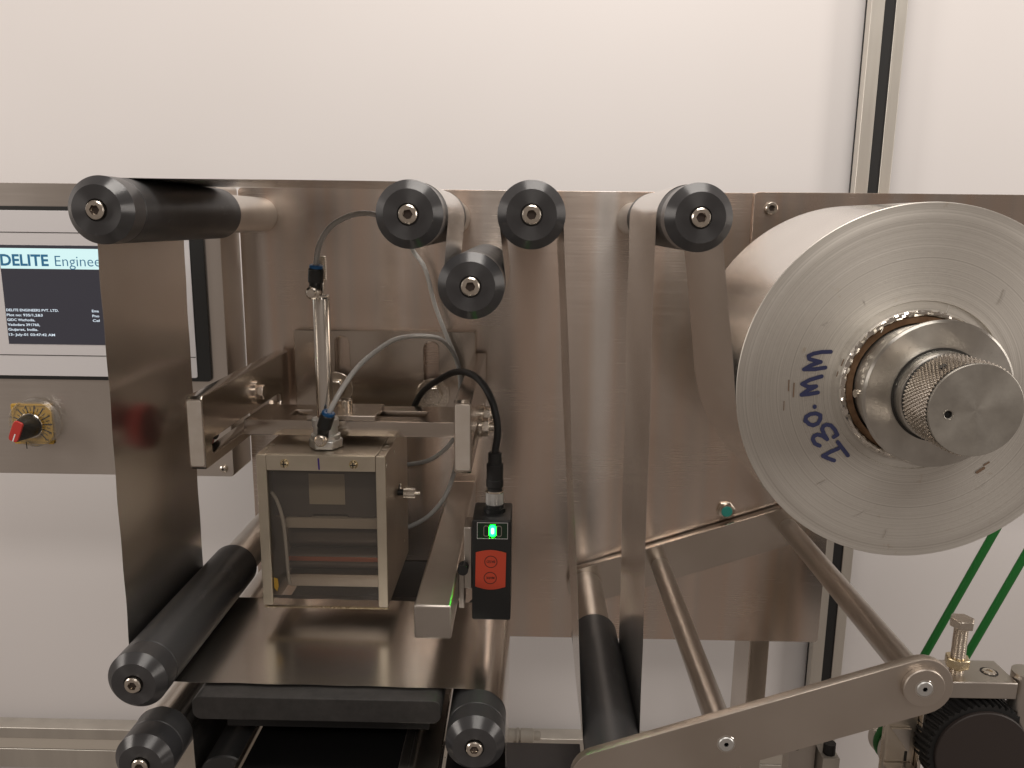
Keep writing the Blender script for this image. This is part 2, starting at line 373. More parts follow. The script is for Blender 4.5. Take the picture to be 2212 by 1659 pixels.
for k, z in enumerate((-13.4, -124.2)): obj('face_line', MB().box(-496, -301, -53.85, -53.6, z - .35, z + .35), M_ink, t)
dsp = obj('display', MB().box(-472.2, -318, -53.9, -53.65, -114, -24.6), M_screen, t)
obj('banner', MB().box(-472, -318.2, -54.0, -53.88, -45.6, -27.4), M_banner, dsp)
obj('lettering', text('DELITE', -471.6, -42.7, 10.2, -54.05, 43.5, .03), M_btxt, dsp)
obj('lettering', text('Engineers', -422.3, -42.9, 9.8, -54.05, 52, -.006), M_btxt, dsp)
for s, x, z, wd in (('DELITE ENGINEERS PVT. LTD.', -473.4 + 2, -84.0, 48), ('Plot no: 935/1,2&3', -471.4, -88.5, 33), ('GIDC Waghodia,', -471.4, -92.9, 25.5),
                    ('Vadodara 391760,', -471.4, -97.3, 29.5), ('Gujarat, India.', -471.4, -101.7, 27.5), ('13- July-01 03:47:42 AM', -471.4, -106.4, 42.5),
                    ('Ema', -392.9, -84.0, 6.3), ('Pno', -392.9, -88.5, 6.3), ('Cel', -392.9, -92.7, 6.3)):
    obj('lettering', text(s, x, z, 2.3, -53.98, wd, .018), M_wtxt, dsp)

t = thing('speed_dial', 'yellow dial with black knob and red pointer under a clear round guard', 'dial', (-459, -52, -190))
DC = (-459.5, -190.5)
dp = obj('dial_plate', plate(rrect(-478.6, -441.4, -209.2, -171, 1), [], -52, -50.1, 'Y', .2), M_yellow, t)
for z in (-172.9, -207.3): obj('border_line', MB().box(-477.5, -442.5, -52.15, -51.95, z - .12, z + .12), M_ink, dp)
for k in range(21):
    a = math.radians(80 - 13.1 * (k - 10)); r0, r1 = (12.2, 18.2) if k % 2 == 0 else (13.4, 16.4)
    p0 = (DC[0] + r0*math.cos(a), DC[1] + r0*math.sin(a)); p1 = (DC[0] + r1*math.cos(a), DC[1] + r1*math.sin(a))
    obj('scale_mark', stroke([p0, p1], 1.15 if k % 2 == 0 else .7, -52.1), M_ink, dp)
for k in range(1, 11):
    a = math.radians(80 - 26.2 * (k - 5)); R = 19.3
    x, z = DC[0] + R*math.cos(a), DC[1] + R*math.sin(a)
    x = min(max(x, -476), -443.6); z = min(max(z, -205), -174.5)
    if k >= 3: obj('number', text(str(k * 10), x, z, 2.0, -52.12, None, .01, 0, 'CENTER'), M_ink, dp)
obj('ring', MB().lathe([(10.5, -57.5), (11.5, -57.5), (12.0, -56.8), (12.0, -52), (10.5, -52)], *DC), M_chrome, t)
obj('clear_guard', MB().lathe([(11.8, -60.5), (21.4, -60.5), (22.3, -59.7), (22.8, -52.2), (21.9, -52.2), (21.4, -59.0), (11.8, -59.3), (11.8, -60.5)], -455, -187.6, ends=False), M_guard, t)
obj('index_line', MB().box(-462.3, -461.5, -60.8, -60.55, -211.5, -205), M_ink, t)
kb = MB(); n = 32; rot = math.radians(-22.8 + 0)
ax = Vector((-.387, -.922)); pr = Vector((.922, -.387)); KC = Vector((-456.4, -189.3)); rings = []
def sup(a, hl, hw, e=.42):
    c, s_ = math.cos(a), math.sin(a); return hl * math.copysign(abs(c)**e, c), hw * math.copysign(abs(s_)**e, s_)
v = []; f = []
lv = [(-57.2, 0), (-66, .15), (-76, .7), (-81, 1)]
for y, q in lv:
    for k in range(n):
        a = 2*math.pi*k/n; lx, lw = sup(a, 9.8, 4.6)
        c0 = Vector(DC) + (ax * math.cos(a) + pr * math.sin(a)) * 10.6; c1 = KC + ax*lx + pr*lw; c = c0 * (1-q) + c1 * q
        v.append((c.x, y, c.y))
for i in range(len(lv) - 1):
    for k in range(n): a, b = i*n + k, i*n + (k+1) % n; f.append((a, b, b+n, a+n))
f.append(list(range(n))); f.append([(len(lv)-1)*n + k for k in range(n)])
kn = obj('knob', MB().add(v, f), M_plast, t, smooth=50)
v = []; 
for y in (-80.9, -83.2):
    for k in range(n):
        lx, lw = sup(2*math.pi*k/n, 9.8, 4.6); c = KC + ax*lx + pr*lw; v.append((c.x, y, c.y))
obj('pointer_cap', MB().add(v, [(k, (k+1) % n, n + (k+1) % n, n + k) for k in range(n)] + [list(range(n)), list(range(n, 2*n))]), M_red, kn, bevel=.5, smooth=50)
a0 = KC + ax*2.5 + pr*(.4); a1 = KC + ax*9.0 + pr*(.4)
obj('pointer_line', stroke([tuple(a0), tuple(a1)], 1.1, -83.3), M_white, kn)

# ------------------------------------------------------------------ guide rollers
def roller(x, z, label, front=-299.0, end=-110.0, shaft=True, screw=True, cap=True):
    t = thing('guide_roller', label, 'roller', (x, 0, z), 'black guide rollers')
    y0 = front
    obj('sleeve', MB().lathe([(19.4, y0 + 21.2), (20, y0 + 21.8), (20, end - .8), (19.2, end), (10, end)], x, z, 96), M_black, t)
    if cap:
        c = obj('end_cap', MB().lathe([(6.6, y0 + 2.2), (6.6, y0), (14.7, y0), (20.1, y0 + 6.2), (20.1, y0 + 20.4), (19.3, y0 + 21.2), (10, y0 + 21.2)], x, z, 96), M_cap, t)
    if screw: bolt(x, z, y0 + 2.1, 5.5, 4.4, 3.1, t)
    if shaft: obj('shaft', MB().lathe([(16, end + .1), (16, -.4), (14.6, -.1)], x, z, 64), M_satin, t)
    return t
R1 = (-252.4, 4.5); R2 = (-69.3, 4.0); R3 = (2.7, 4.5); R4 = (100.7, 4.0); R5 = (-32.8, -37.5); R6 = (-255.1, -301.7); R7 = (-255.2, -362.0); R8 = (-29.8, -343.4); R9 = (65.5, -361.2)
roller(*R1, 'black roller at the far left that hides the top of the screen')
roller(*R2, 'black roller that the clear air tube passes behind')
roller(*R3, 'upper middle black roller above and right of the lower one')
roller(*R4, 'black roller nearest the film reel at the top')
roller(*R5, 'lower black roller hanging between two higher ones')
roller(*R6, 'black roller left of the black slab where the hanging film ends')
roller(*R7, 'lowest black roller at bottom left, its bolt cut by the frame')
roller(*R8, 'black roller at the right end of the black slab')
roller(*R9, 'black roller under the two film strands on the tilted arm', front=-316, cap=False, screw=False)
t = thing('guide_roller', 'dark roller in shade below the black slab, without visible cap', 'roller', (-214, 0, -402), 'black guide rollers')
obj('sleeve', MB().lathe([(19, -260), (20, -259), (20, -70), (19, -69)], -214, -402, 64), M_black, t)
obj('shaft', MB().lathe([(12, -69), (12, -.4)], -214, -402, 32), M_satin, t)

# ------------------------------------------------------------------ film reel and spindle
RC = (254.0, -101.0); RR = 116.6
t = thing('film_reel', 'big reel of silver foil film with blue handwriting on its side', 'film reel', (RC[0], -262, RC[1]))
prof = []; r = RR; y = -262.0
prof += [(RR, -130), (RR, -261.6), (RR - .4, -262.0)]
steps = []
r = RR - .4
while r > 55.8:
    prof.append((r, y)); r -= random.choice((.7, 1.2, 2.0, 3.2, 4.5)); y = -262.0 + random.choice((0, 0, .03, .06, .1, .16)) * (1.0 if r > 95 or r < 66 else .35)
prof += [(55.6, -262.0), (55.3, -260.9), (49.4, -260.9), (49.0, -261.8), (46.6, -262.3), (46.0, -261.5), (45.6, -258), (45.6, -130)]
M_roll = steel('reel_side', (.56, .54, .51), (.70, .68, .645), .54, smudge=.05, aniso=.5, tang='radial', streak=(25, 25, 25), grain=(500, 500, 500), bump=.05)
tc = N(M_roll, 'ShaderNodeTexCoord'); vm = N(M_roll, 'ShaderNodeVectorMath', operation='MULTIPLY'); vm.inputs[1].default_value = (1, 0, 1); L(M_roll, tc.outputs['Object'], vm.inputs[0])
ln = N(M_roll, 'ShaderNodeVectorMath', operation='LENGTH'); L(M_roll, vm.outputs[0], ln.inputs[0])
n1 = N(M_roll, 'ShaderNodeTexNoise', noise_dimensions='1D'); n1.inputs['Scale'].default_value = 1100; n1.inputs['Detail'].default_value = 6; n1.inputs['Roughness'].default_value = .75; L(M_roll, ln.outputs['Value'], n1.inputs['W'])
rr_ = ramp(M_roll, n1.outputs['Fac'], [(.28, (.46, .435, .395)), (.42, (.63, .605, .555)), (.55, (.71, .68, .63)), (.75, (.75, .72, .67))])
nz = noise(M_roll, (75, 75, 75), 1, 7, .7); rz = ramp(M_roll, nz.outputs['Fac'], [(.0, (1, 1, 1)), (.62, (1, 1, 1)), (.74, (.72, .60, .48))])
mx_ = N(M_roll, 'ShaderNodeMix', data_type='RGBA', blend_type='MULTIPLY'); mx_.inputs[0].default_value = .7; L(M_roll, rr_.outputs[0], mx_.inputs[6]); L(M_roll, rz.outputs[0], mx_.inputs[7]); L(M_roll, mx_.outputs[2], P(M_roll).inputs['Base Color'])
bb = N(M_roll, 'ShaderNodeBump'); bb.inputs['Strength'].default_value = .22; bb.inputs['Distance'].default_value = .0002; L(M_roll, n1.outputs['Fac'], bb.inputs['Height']); L(M_roll, bb.outputs[0], P(M_roll).inputs['Normal'])
mb = MB().lathe(prof, *RC, 160, ends=False)
roll = obj('film_roll', mb, M_roll, t, smooth=20)
roll.data.materials.append(M_foil)
for p in roll.data.polygons:
    c = p.center
    if math.hypot(c.x, c.z) > RR*S - .0001: p.material_index = 1
# ragged foil edge and cardboard core
mb = MB(); n = 150; v = []; f = []
for i, (r0, y0) in enumerate([(49.2, -261.6), (48.2, -262.6), (47.0, -262.9), (46.0, -262.2), (45.4, -259)]):
    for k in range(n):
        a = 2*math.pi*k/n; v.append((RC[0] + (r0 + random.uniform(-.45, .45))*math.cos(a), y0 + random.uniform(-.5, .5), RC[1] + (r0 + random.uniform(-.3, .3))*math.sin(a)))
for i in range(4):
    for k in range(n): a, b = i*n + k, i*n + (k+1) % n; f.append((a, b, b+n, a+n))
obj('crumpled_edge', mb.add(v, f), M_chrome, t, smooth=10)
obj('core', MB().lathe([(41.0, -130), (41.0, -260.6), (41.4, -261), (45.3, -261), (45.5, -260.4), (45.5, -130)], *RC, 96, ends=False), M_card, t)
Wt = []
for pts in ([(196.3,-79.1),(190.5,-79.3),(185.2,-80.5),(182.3,-82.0),(183.0,-84.0),(187,-85.0),(190.4,-85.8)], [(190.4,-85.8),(184.5,-88.0),(180.1,-90.8),(187,-90.6),(193.7,-89.4)],
            [(191.8,-95.2),(184.5,-97.6),(179.7,-100.4),(184,-102.4),(188.8,-101.8)], [(188.2,-102.3),(183.5,-104.6),(179.9,-107.6),(185,-107.0),(190.3,-105.9)], [(189.0,-115.2),(189.1,-115.6)],
            [(183.8,-125.2),(184.0,-122.2),(186.8,-120.3),(190.3,-119.8),(193.2,-121.0),(193.4,-123.6),(192.0,-126.6),(189.1,-127.9),(186.3,-127.0),(183.6,-124.4)],
            [(194.5,-141.6),(191.3,-140.2),(189.6,-137.3),(190.3,-134.9),(192.6,-134.0),(196,-135.0),(199.0,-137.1),(196.6,-133.6),(195.1,-130.3),(195.8,-128.2),(197.9,-127.2),(200.6,-127.7),(203.4,-130.6),(205.3,-133.9),(203.1,-135.5)],
            [(204.8,-151.5),(200.5,-150.0),(197.2,-148.5),(202,-145.6),(206.8,-143.3)], [(206.1,-138.9),(213.5,-147.9)]):
    obj('marker_writing', stroke(pts, 2.6, -262.45), M_marker, roll)

for (x, z, dx, dz, w_) in ((302, -38, -2.5, -9, .7), (228, -62, -1, -4, .5), (243, -205, 1.2, 6, .8), (268, -48, -1.5, -5, .5), (196, -168, 5, 3, .9), (190, -62, 3, 2, .6), (222, -190, 7, 4, .4), (300, -170, 6, 5, .4), (281, -66, -2, -6, .4), (330, -62, -9, 6, .5), (214, -46, .8, -2, .5)):
    obj('scratch', stroke([(x, z), (x + dx*.5 + .3, z + dz*.5), (x + dx, z + dz)], w_, -262.43), M_scr, roll)
for (x, z, dx, dz, w_) in ((299, -158, 4, 3, 2.0), (303, -153, 3, 2, 1.2), (171, -98, .3, -7, .7), (174.5, -100, .2, -9, .8), (169, -112, .2, -6, .5), (205, -84, -1.2, -4, .8), (202, -92, -.6, -3, .6)):
    obj('stain', stroke([(x, z), (x + dx, z + dz)], w_, -262.42), M_stain, roll)
SC = (253.4, -100.5)
t = thing('reel_spindle', 'bright steel clamping cone and knurled knob in the reel centre', 'spindle', (SC[0], -290, SC[1]))
M_turn = steel('turned_steel', (.52, .50, .46), (.66, .64, .59), .30, aniso=.85, tang='radial', streak=(60, 60, 60), grain=(700, 700, 700), bump=.06)
M_dull = steel('dull_turned_steel', (.44, .42, .38), (.56, .54, .49), .42, aniso=.5, tang='radial', streak=(90, 90, 90), grain=(700, 700, 700), bump=.06)
cone = obj('clamp_cone', MB().lathe([(28, -291.2), (44.6, -291.2), (46.0, -290.2), (46.0, -288.6), (45.4, -287.6), (39.5, -262), (39.5, -120), (20, -120)], *SC, 128), M_turn, t, smooth=25)
obj('set_screw', MB().rod((SC[0]-41.6, -275, SC[1]-3), (SC[0]-44.6, -275.5, SC[1]-3), 2.6, n=20), M_bolt, cone)
obj('collar', MB().lathe([(26.2, -300), (27.6, -299.4), (27.6, -291.4), (28.4, -291.0)], *SC, 96), M_turn, t)
n = 72; v = []; f = []; ny = 13; off = 0
for j in range(ny + 1):
    y = -301.5 - 30 * j / ny
    for k in range(n):
        a = 2*math.pi*(k + .5*(j % 2))/n; v.append((SC[0] + 26.7*math.cos(a), y, SC[1] + 26.7*math.sin(a)))
for j in range(ny - 1):                                   # diamonds, each raised to a point
    for k in range(n):
        o1 = j % 2
        lft = (j+1)*n + ((k - 1 + o1) % n); rgt = (j+1)*n + ((k + o1) % n); top = j*n + k; bot = (j+2)*n + k
        a = 2*math.pi*(k + .5*o1)/n; y = -301.5 - 30*(j+1)/ny; v.append((SC[0] + 28.0*math.cos(a), y, SC[1] + 28.0*math.sin(a))); p = len(v) - 1
        f += [(top, rgt, p), (rgt, bot, p), (bot, lft, p), (lft, top, p)]
kb = obj('knurled_grip', MB().add(v, f), M_knurl, t, smooth=5)
obj('groove_shade', MB().lathe([(27.7, -291.6), (29.2, -291.5)], *SC, 96, ends=False), M_ink, t)  # black ring paints the dark gap between cone and collar
fc = plate(circ(SC[0], SC[1], 26.7, 96), [circ(SC[0]-15.2, SC[1]-2.6, 2.2, 20)], -333, -331.2, 'Y', .3)
kf = obj('knob_face', fc, M_dull, t, smooth=25)
obj('knob_core', MB().lathe([(26.6, -331.1), (26.6, -300)], *SC, 96), M_rub, t)
obj('hole_chamfer', MB().lathe([(2.9, -333.1), (2.1, -331.4)], SC[0]-15.2, SC[1]-2.6, 24, ends=False), M_chrome, kf)
obj('pin_hole_shade', MB().rod((SC[0]-14.9, -320, SC[1]+22.6), (SC[0]-15.1, -320, SC[1]+22.9), 2.2, n=16), M_ink, kb)  # black disc on the grip paints the dark of a hole
obj('arbor', MB().lathe([(18, -120), (18, -4.2)], *SC, 48), M_satin, t)

# ------------------------------------------------------------------ the film web
def tangent(c0, s0, c1, s1):
    d = Vector(c1[:2]) - Vector(c0[:2]); a = math.atan2(d.y, d.x); k = (s1*c1[2] - s0*c0[2]) / d.length
    na = a + math.acos(k); nv = Vector((math.cos(na), math.sin(na)))
    return Vector(c0[:2]) - nv*s0*c0[2], Vector(c1[:2]) - nv*s1*c1[2]
def web(circles, start=None, end=None):
    """circles: (x, z, r, sense); returns a dense polyline"""
    segs = []
    for a, b in zip(circles[:-1], circles[1:]): segs.append(tangent(a, a[3], b, b[3]))
    pts = []
    for i, (p, q) in enumerate(segs):
        n = max(2, int((q - p).length / 7))
        for k in range(n + 1): pts.append(p.lerp(q, k / n))
        if i + 1 < len(segs):
            c = circles[i+1]; a0 = math.atan2(q.y - c[1], q.x - c[0]); nx = segs[i+1][0]; a1 = math.atan2(nx.y - c[1], nx.x - c[0])
            if c[3] > 0:
                while a1 < a0: a1 += 2*math.pi
            else:
                while a1 > a0: a1 -= 2*math.pi
            m_ = max(3, int(abs(a1 - a0) / .1))
            for k in range(1, m_): a = a0 + (a1-a0)*k/m_; pts.append(Vector((c[0] + c[2]*math.cos(a), c[1] + c[2]*math.sin(a))))
    return pts
fr = 20.25
path1 = web([(RC[0], RC[1], RR + .1, -1), (*R4, fr, 1), (*R9, fr, -1), (*R3, fr, 1), (*R5, fr, -1), (*R2, fr, 1), (*R1, fr, 1), (*R6, fr, 1), (*R8, fr, -1), (-30, -520, 20.25, -1)])
path2 = web([(-255.2, -560, 20.25, 1), (*R7, fr, 1), (-255.2, -561, 20.25, 1)])
mb = MB(); nw = 14
for path in (path1, path2):
    v = []; f = []
    for i, p in enumerate(path):
        for k in range(nw + 1):
            q = k / nw; y = -262 + 132*q
            ed = .35 * math.sin(i*.9 + 2*q) * (abs(q - .5)*2)**3
            v.append((p.x + .25*math.sin(i*.31 + 5*q), y + ed, p.y + (.12*math.sin(i*.23 + 4*q))))
    for i in range(len(path) - 1):
        for k in range(nw): a = i*(nw+1) + k; f.append((a, a+1, a+nw+2, a+nw+1))
    mb.add(v, f)
film = obj('foil_film', mb, M_foil, None, smooth=60, origin=(0, -262, 0), solid=.10)
bm = bmesh.new(); bm.from_mesh(film.data)
for e in bm.edges:
    if e.is_boundary: e.smooth = False
bm.to_mesh(film.data); bm.free()
tag(film, 'silver grey foil film threaded around the black rollers', 'film')

# ------------------------------------------------------------------ coder bracket
t = thing('coder_bracket', 'steel bracket with two side bars and a slotted cross bar over the coder', 'bracket', (-138, 0, -176))
def slot(x, z0, z1, w_): return [(x + w_*math.cos(math.radians(a)), z1 + w_*math.sin(math.radians(a))) for a in range(0, 181, 20)] + [(x + w_*math.cos(math.radians(a)), z0 + w_*math.sin(math.radians(a))) for a in range(180, 361, 20)]
obj('back_plate', plate(rrect(-222.5, -47.3, -182, -103, 2), [slot(-176, -172, -116, 7), slot(-90, -172, -120, 7)], -12, -.2, 'Y', .8), M_steel, t)
for x in (-182.5, -88.5):
    z = -160 if x < -100 else -165
    obj('washer', MB().lathe([(5, -14.2), (16, -14.2), (16.3, -13.8), (16.3, -12.1)], x, z, 48), M_bolt, t)
    obj('hex_bolt', hexprism((x, -14.2, z), (x, -21, z), 10, .3), M_bolt, t, bevel=1.0)
def side_bar(x0, x1):
    yz = [(-223, -125.5), (-223, -175.5), (-221, -177.5), (-12.1, -177.5), (-12.1, -123.5), (-221, -123.5)]
    hs = [[(-206, -158.5), (-209, -161), (-209, -167), (-206, -169.5), (-42, -169.5), (-39, -167), (-39, -161), (-42, -158.5)]]
    o = obj('side_bar', plate(yz, hs, x0, x1, 'X', .9), M_steel, t)
    obj('sawn_end', plate([(x0+1.8, -174.6), (x1-1.8, -174.6), (x1-1.0, -173.6), (x1-1.0, -127.4), (x1-1.8, -126.4), (x0+1.8, -126.4), (x0+1.0, -127.4), (x0+1.0, -173.6)], [], -223.4, -222.2, 'Y', .2), M_cut, o)
side_bar(-240.3, -228.5); side_bar(-49.6, -37.3)
cb = obj('cross_bar', plate([(-228.4, -142), (-49.7, -142), (-49.7, -84), (-228.4, -84)], [rrect(-196, -82, -124, -104, 3)], -172.6, -160, 'Z', .5), M_steel, t)
obj('clamp_plate', MB().box(-177, -121, -141.6, -96, -159.8, -155.6), M_steel, t, bevel=.5)
ch = socket_head(0, 0, 0, 6.1, 8, 3.6)
ch.xform(lambda x, y, z: (-151 + x, -115 + z, -155.6 - y))
obj('cap_screw', ch, M_bolt, t, smooth=25)
for y, z in ((-131, -166), (-103, -163)):
    obj('washer', MB().rod((-37.2, y, z), (-34.6, y, z), 9.5, n=32), M_bolt, t)
    obj('hex_nut', hexprism((-34.6, y, z), (-28.5, y, z), 8.2, .2), M_bolt, t, bevel=.7)
    obj('stud', MB().rod((-28.5, y, z), (-25, y, z), 4, n=20), M_bolt, t)
obj('washer', MB().rod((-228.4, -108, -144), (-226.4, -108, -144), 10, n=32), M_steel, t)
obj('hex_bolt', hexprism((-226.4, -108, -144), (-221.4, -108, -144), 6.5, .2), M_steel, t, bevel=.6)

rk = obj('unseen_knob', MB().rod((-240.5, -170, -160), (-246, -170, -160), 9, n=24), M_rub, t)  # unseen knob of guessed form, added for a red reflection in the film
obj('knob_cap', MB().spin((-246, -170, -160), (-260, -170, -160), [(15, 0), (18, 1), (18, 8), (16, 9.5)], 40), M_red, rk, label='red cap of the unseen knob, added for its reflection')

# ------------------------------------------------------------------ air cylinder
CX, CY = -158.3, -155.0
t = thing('air_cylinder', 'slim bright pneumatic cylinder standing on the coder box', 'cylinder', (CX, CY, -178))
obj('barrel', MB().spin((CX, CY, -158), (CX, CY, 0), [(6.5, 0), (6.5, 98.5), (6.2, 99.2), (6.0, 99.6), (6.5, 100.2), (6.5, 101.2), (6.1, 101.8)], 48), M_barrel, t)
hd = obj('head_post', MB().box(CX - 4.2, CX + 3.2, CY - 4, CY + 3, -57, -45), M_chrome, t, bevel=.8)
prof = [(4.0, 0)]; h = 0
while h < 17.5: prof += [(4.5, h + .55), (4.5, h + .75), (3.9, h + 1.3)]; h += 1.3
obj('threaded_stud', MB().spin((CX + .6, CY, -45), (CX + .6, CY, 0), prof, 32), M_bolt, t, smooth=15)
fin = [(6.6, 0), (6.6, 6), (8.0, 6.2), (8.0, 15), (6.4, 17)]
obj('bottom_collar', MB().spin((CX, CY, -176.8), (CX, CY, 0), [(11.5, 0), (11.5, 9.5), (9.6, 10), (9.6, 16), (10.6, 16.2), (10.6, 22), (10.0, 22.6)], 40), M_zinc, t)
obj('hex_nut', hexprism((CX, CY, -178), (CX, CY, -170.5), 13.6, .35), M_zinc, t, bevel=1.2)
def fitting(base, top, body_from, name='air_fitting'):
    """banjo bolt facing the camera plus a push-in sleeve with a blue ring"""
    b = Vector(base); p0 = Vector(body_from); p1 = Vector(top); d = (p1 - p0).normalized(); Ln = (p1 - p0).length
    o = obj(name, MB().spin(p0, p1, [(4.0, -4), (4.8, 0), (5.6, 1), (5.7, Ln - .8), (5.2, Ln)], 32), M_plast, t)
    obj('blue_ring', MB().spin(p1, p1 + d, [(4.9, -.2), (5.1, .3), (5.1, 2.0), (4.4, 2.6), (2.4, 2.6), (2.2, 1)], 32), M_blue, o)
    obj('banjo_bolt', MB().lathe([(3.0, b.y - 11), (3.3, b.y - 10.6), (3.3, b.y - 8.4), (4.2, b.y - 8), (5.0, b.y - 7.2), (5.2, b.y - 5), (4.4, b.y - 4.6), (4.4, b.y - 3.6), (5.0, b.y - 3.2), (5.0, b.y)], b.x, b.z, 32), M_bolt, o)
    obj('elbow', MB().rod(b + Vector((0, -1, 0)), p0 + d*1.5, 4.6, 4.2, n=24), M_plast, o)
fitting((-160.3, -166, -53.5), (-157.2, -171, -35.2), (-158.4, -170, -46.4))
fitting((-158.2, -166, -168.3), (-151.6, -173, -147.2), (-155.8, -171, -158.5))

# ------------------------------------------------------------------ coder cassette
t = thing('coder_box', 'metal coder box with clear front cover hanging above the film', 'coder', (-157, -120, -307))
X0, X1, Y0, Y1, ZT, ZB = -207.8, -107.0, -178.0, -63.0, -179.0, -305.0
sp = obj('side_plate', plate([(Y0 + 3, ZT), (Y1, ZT), (Y1, ZB), (Y0 + 3, ZB)], [], X0, X0 + 2.4, 'X', .4), M_cass, t)
sp2 = obj('side_plate', plate([(Y0 + 3, ZT), (Y1, ZT), (Y1, ZB), (Y0 + 3, ZB)], [rrect(-118, -100, -232, -223.5, 4), circ(-172, -187, 2.5, 16), circ(-134, -187, 2.5, 16), circ(-76, -260, 2, 12), circ(-88, -284, 2, 12)], X1 - 2.4, X1, 'X', .4), M_cass, t)
tp = obj('top_plate', plate([(X0 + 7, Y0 + 3), (X1 - 7, Y0 + 3), (X1 - 7, Y1), (X0 + 7, Y1)], [], ZT - 1.5, ZT + .6, 'Z', .3), M_cass, t)
for x0 in (X0 + .2, X1 - 6.6):
    obj('top_flange', plate([(x0, Y0 + 3), (x0 + 6.4, Y0 + 3), (x0 + 6.4, Y1), (x0, Y1)], [rrect(x0 + 1.6, x0 + 5.2, -150, -147, .4), rrect(x0 + 1.6, x0 + 5.2, -162, -159, .4)], ZT - 1.6, ZT + .3, 'Z', .3), M_cass, t)
obj('front_flange', plate(rrect(X0, X0 + 7.8, -304.3, ZT + .4, 1.2), [], Y0, Y0 + 3, 'Y', .5), M_cassl, t)
obj('front_flange', plate(rrect(X1 - 7.6, X1, -304.8, ZT + .2, 1.2), [], Y0, Y0 + 3, 'Y', .5), M_cassl, t)
hbm = obj('head_bar', plate(rrect(X0 + 8.0, X1 - 7.8, -191.2, ZT + .3, .4), [], Y0 - .2, Y0 + 4, 'Y', .3), M_cassl, t)
obj('marker_line', stroke([(-159, -181.4), (-158.8, -185.5), (-158.6, -189.6)], 1.3, Y0 - .35), M_violet, hbm)
for x in (-185.5, -131.7):
    s_ = obj('cross_screw', MB().lathe([(.8, Y0 - 2.7), (2.2, Y0 - 2.5), (3.1, Y0 - 1.6), (3.5, Y0 - .2)], x, -185.5, 32), M_brassy, hbm)
    obj('screw_slot_shade', MB().box(x - 2.1, x + 2.1, Y0 - 2.86, Y0 - 2.3, -185.95, -185.05).box(x - .45, x + .45, Y0 - 2.9, Y0 - 2.3, -187.5, -183.5), M_ink, hbm)  # black cross paints the shade in the screw's slots
obj('clear_cover', MB().box(X0 + .2, X1 - .2, Y0 + 3.2, Y0 + 5.6, -307.2, -192), M_acryl, t, bevel=.3)
obj('cover_edge', MB().box(X0 + .2, X1 - .2, Y0 + 2.9, Y0 + 5.7, -307.9, -307.25), M_brassy, t)
obj('back_panel', MB().box(X0 + 2.6, X1 - 2.6, Y1 - 2.5, Y1 - .2, -262, ZT - 2), M_cass, t)
blk = obj('inner_block', plate([(X0 + 2.8, -192), (X1 - 2.8, -192), (X1 - 2.8, -240), (-144, -240), (-144.6, -238), (-173, -238), (-174, -240), (X0 + 2.8, -240)], [], -148, -70, 'Y', .4), M_block, t)
obj('paper_label', MB().box(-175.4, -145.9, -148.5, -148.1, -229.1, -202.9), M_label, blk)
obj('light_bar', plate(rrect(-196, X1 - 2.8, -249.5, -241, 2), [], -150, -130, 'Y', .5), M_beige, t)
rb = obj('ribbon_roller', MB().rod((-197, -128, -262), (X1 - 2.8, -128, -262), 11.5, n=40), M_smoke, t)
obj('ribbon_roller', MB().rod((-197, -132, -283), (X1 - 2.8, -132, -283), 9.5, n=40), M_smoke, t)
obj('copper_ribbon', MB().box(-198, X1 - 2.8, -143.2, -142.4, -281.5, -277.5), M_copper, t, bevel=.3)
obj('stamp_holder', plate(rrect(-196.5, X1 - 2.8, -302, -291, 2.5), [], -148, -112, 'Y', .8), M_satin, t)
cable = [(-203, -160, -215), (-199, -158, -224), (-195, -158, -240), (-193.5, -158, -262), (-193, -157, -285), (-192.5, -156, -296)]
obj('heater_wire', MB().tube(cable, 1.5), M_tube, t)
obj('yellow_tape', plate([(-199.3, -282), (-196.2, -283), (-195.6, -289), (-197.0, -294), (-199.3, -291)], [], Y0 + 2.95, Y0 + 3.15, 'Y'), M_yellow, t)
ts = MB(); n = 40
pr_ = []
v = []; f = []
for x in (-101.8, -92.0):
    for k in range(n):
        a = 2*math.pi*k/n; r = 4.9 if k % 2 else 4.55; v.append((x, -120 + r*math.cos(a), -227.6 + r*math.sin(a)))
f = [(k, (k+1) % n, n + (k+1) % n, n + k) for k in range(n)] + [list(range(n)), list(range(n, 2*n))]
tsb = obj('thumb_screw', MB().add(v, f), M_bolt, t, smooth=10)
obj('screw_tip', MB().rod((-92, -120, -227.6), (-88, -120, -227.6), 1.9, n=20), M_bolt, tsb)
obj('screw_neck', MB().rod((-107, -120, -227.6), (-101.8, -120, -227.6), 2.6, n=20), M_ink, tsb)
for y, z in ((-172, -187), (-134, -187)):
    obj('plug', MB().rod((X1 - 2.2, y, z), (X1 - .6, y, z), 2.4, n=16), M_ink, sp2)

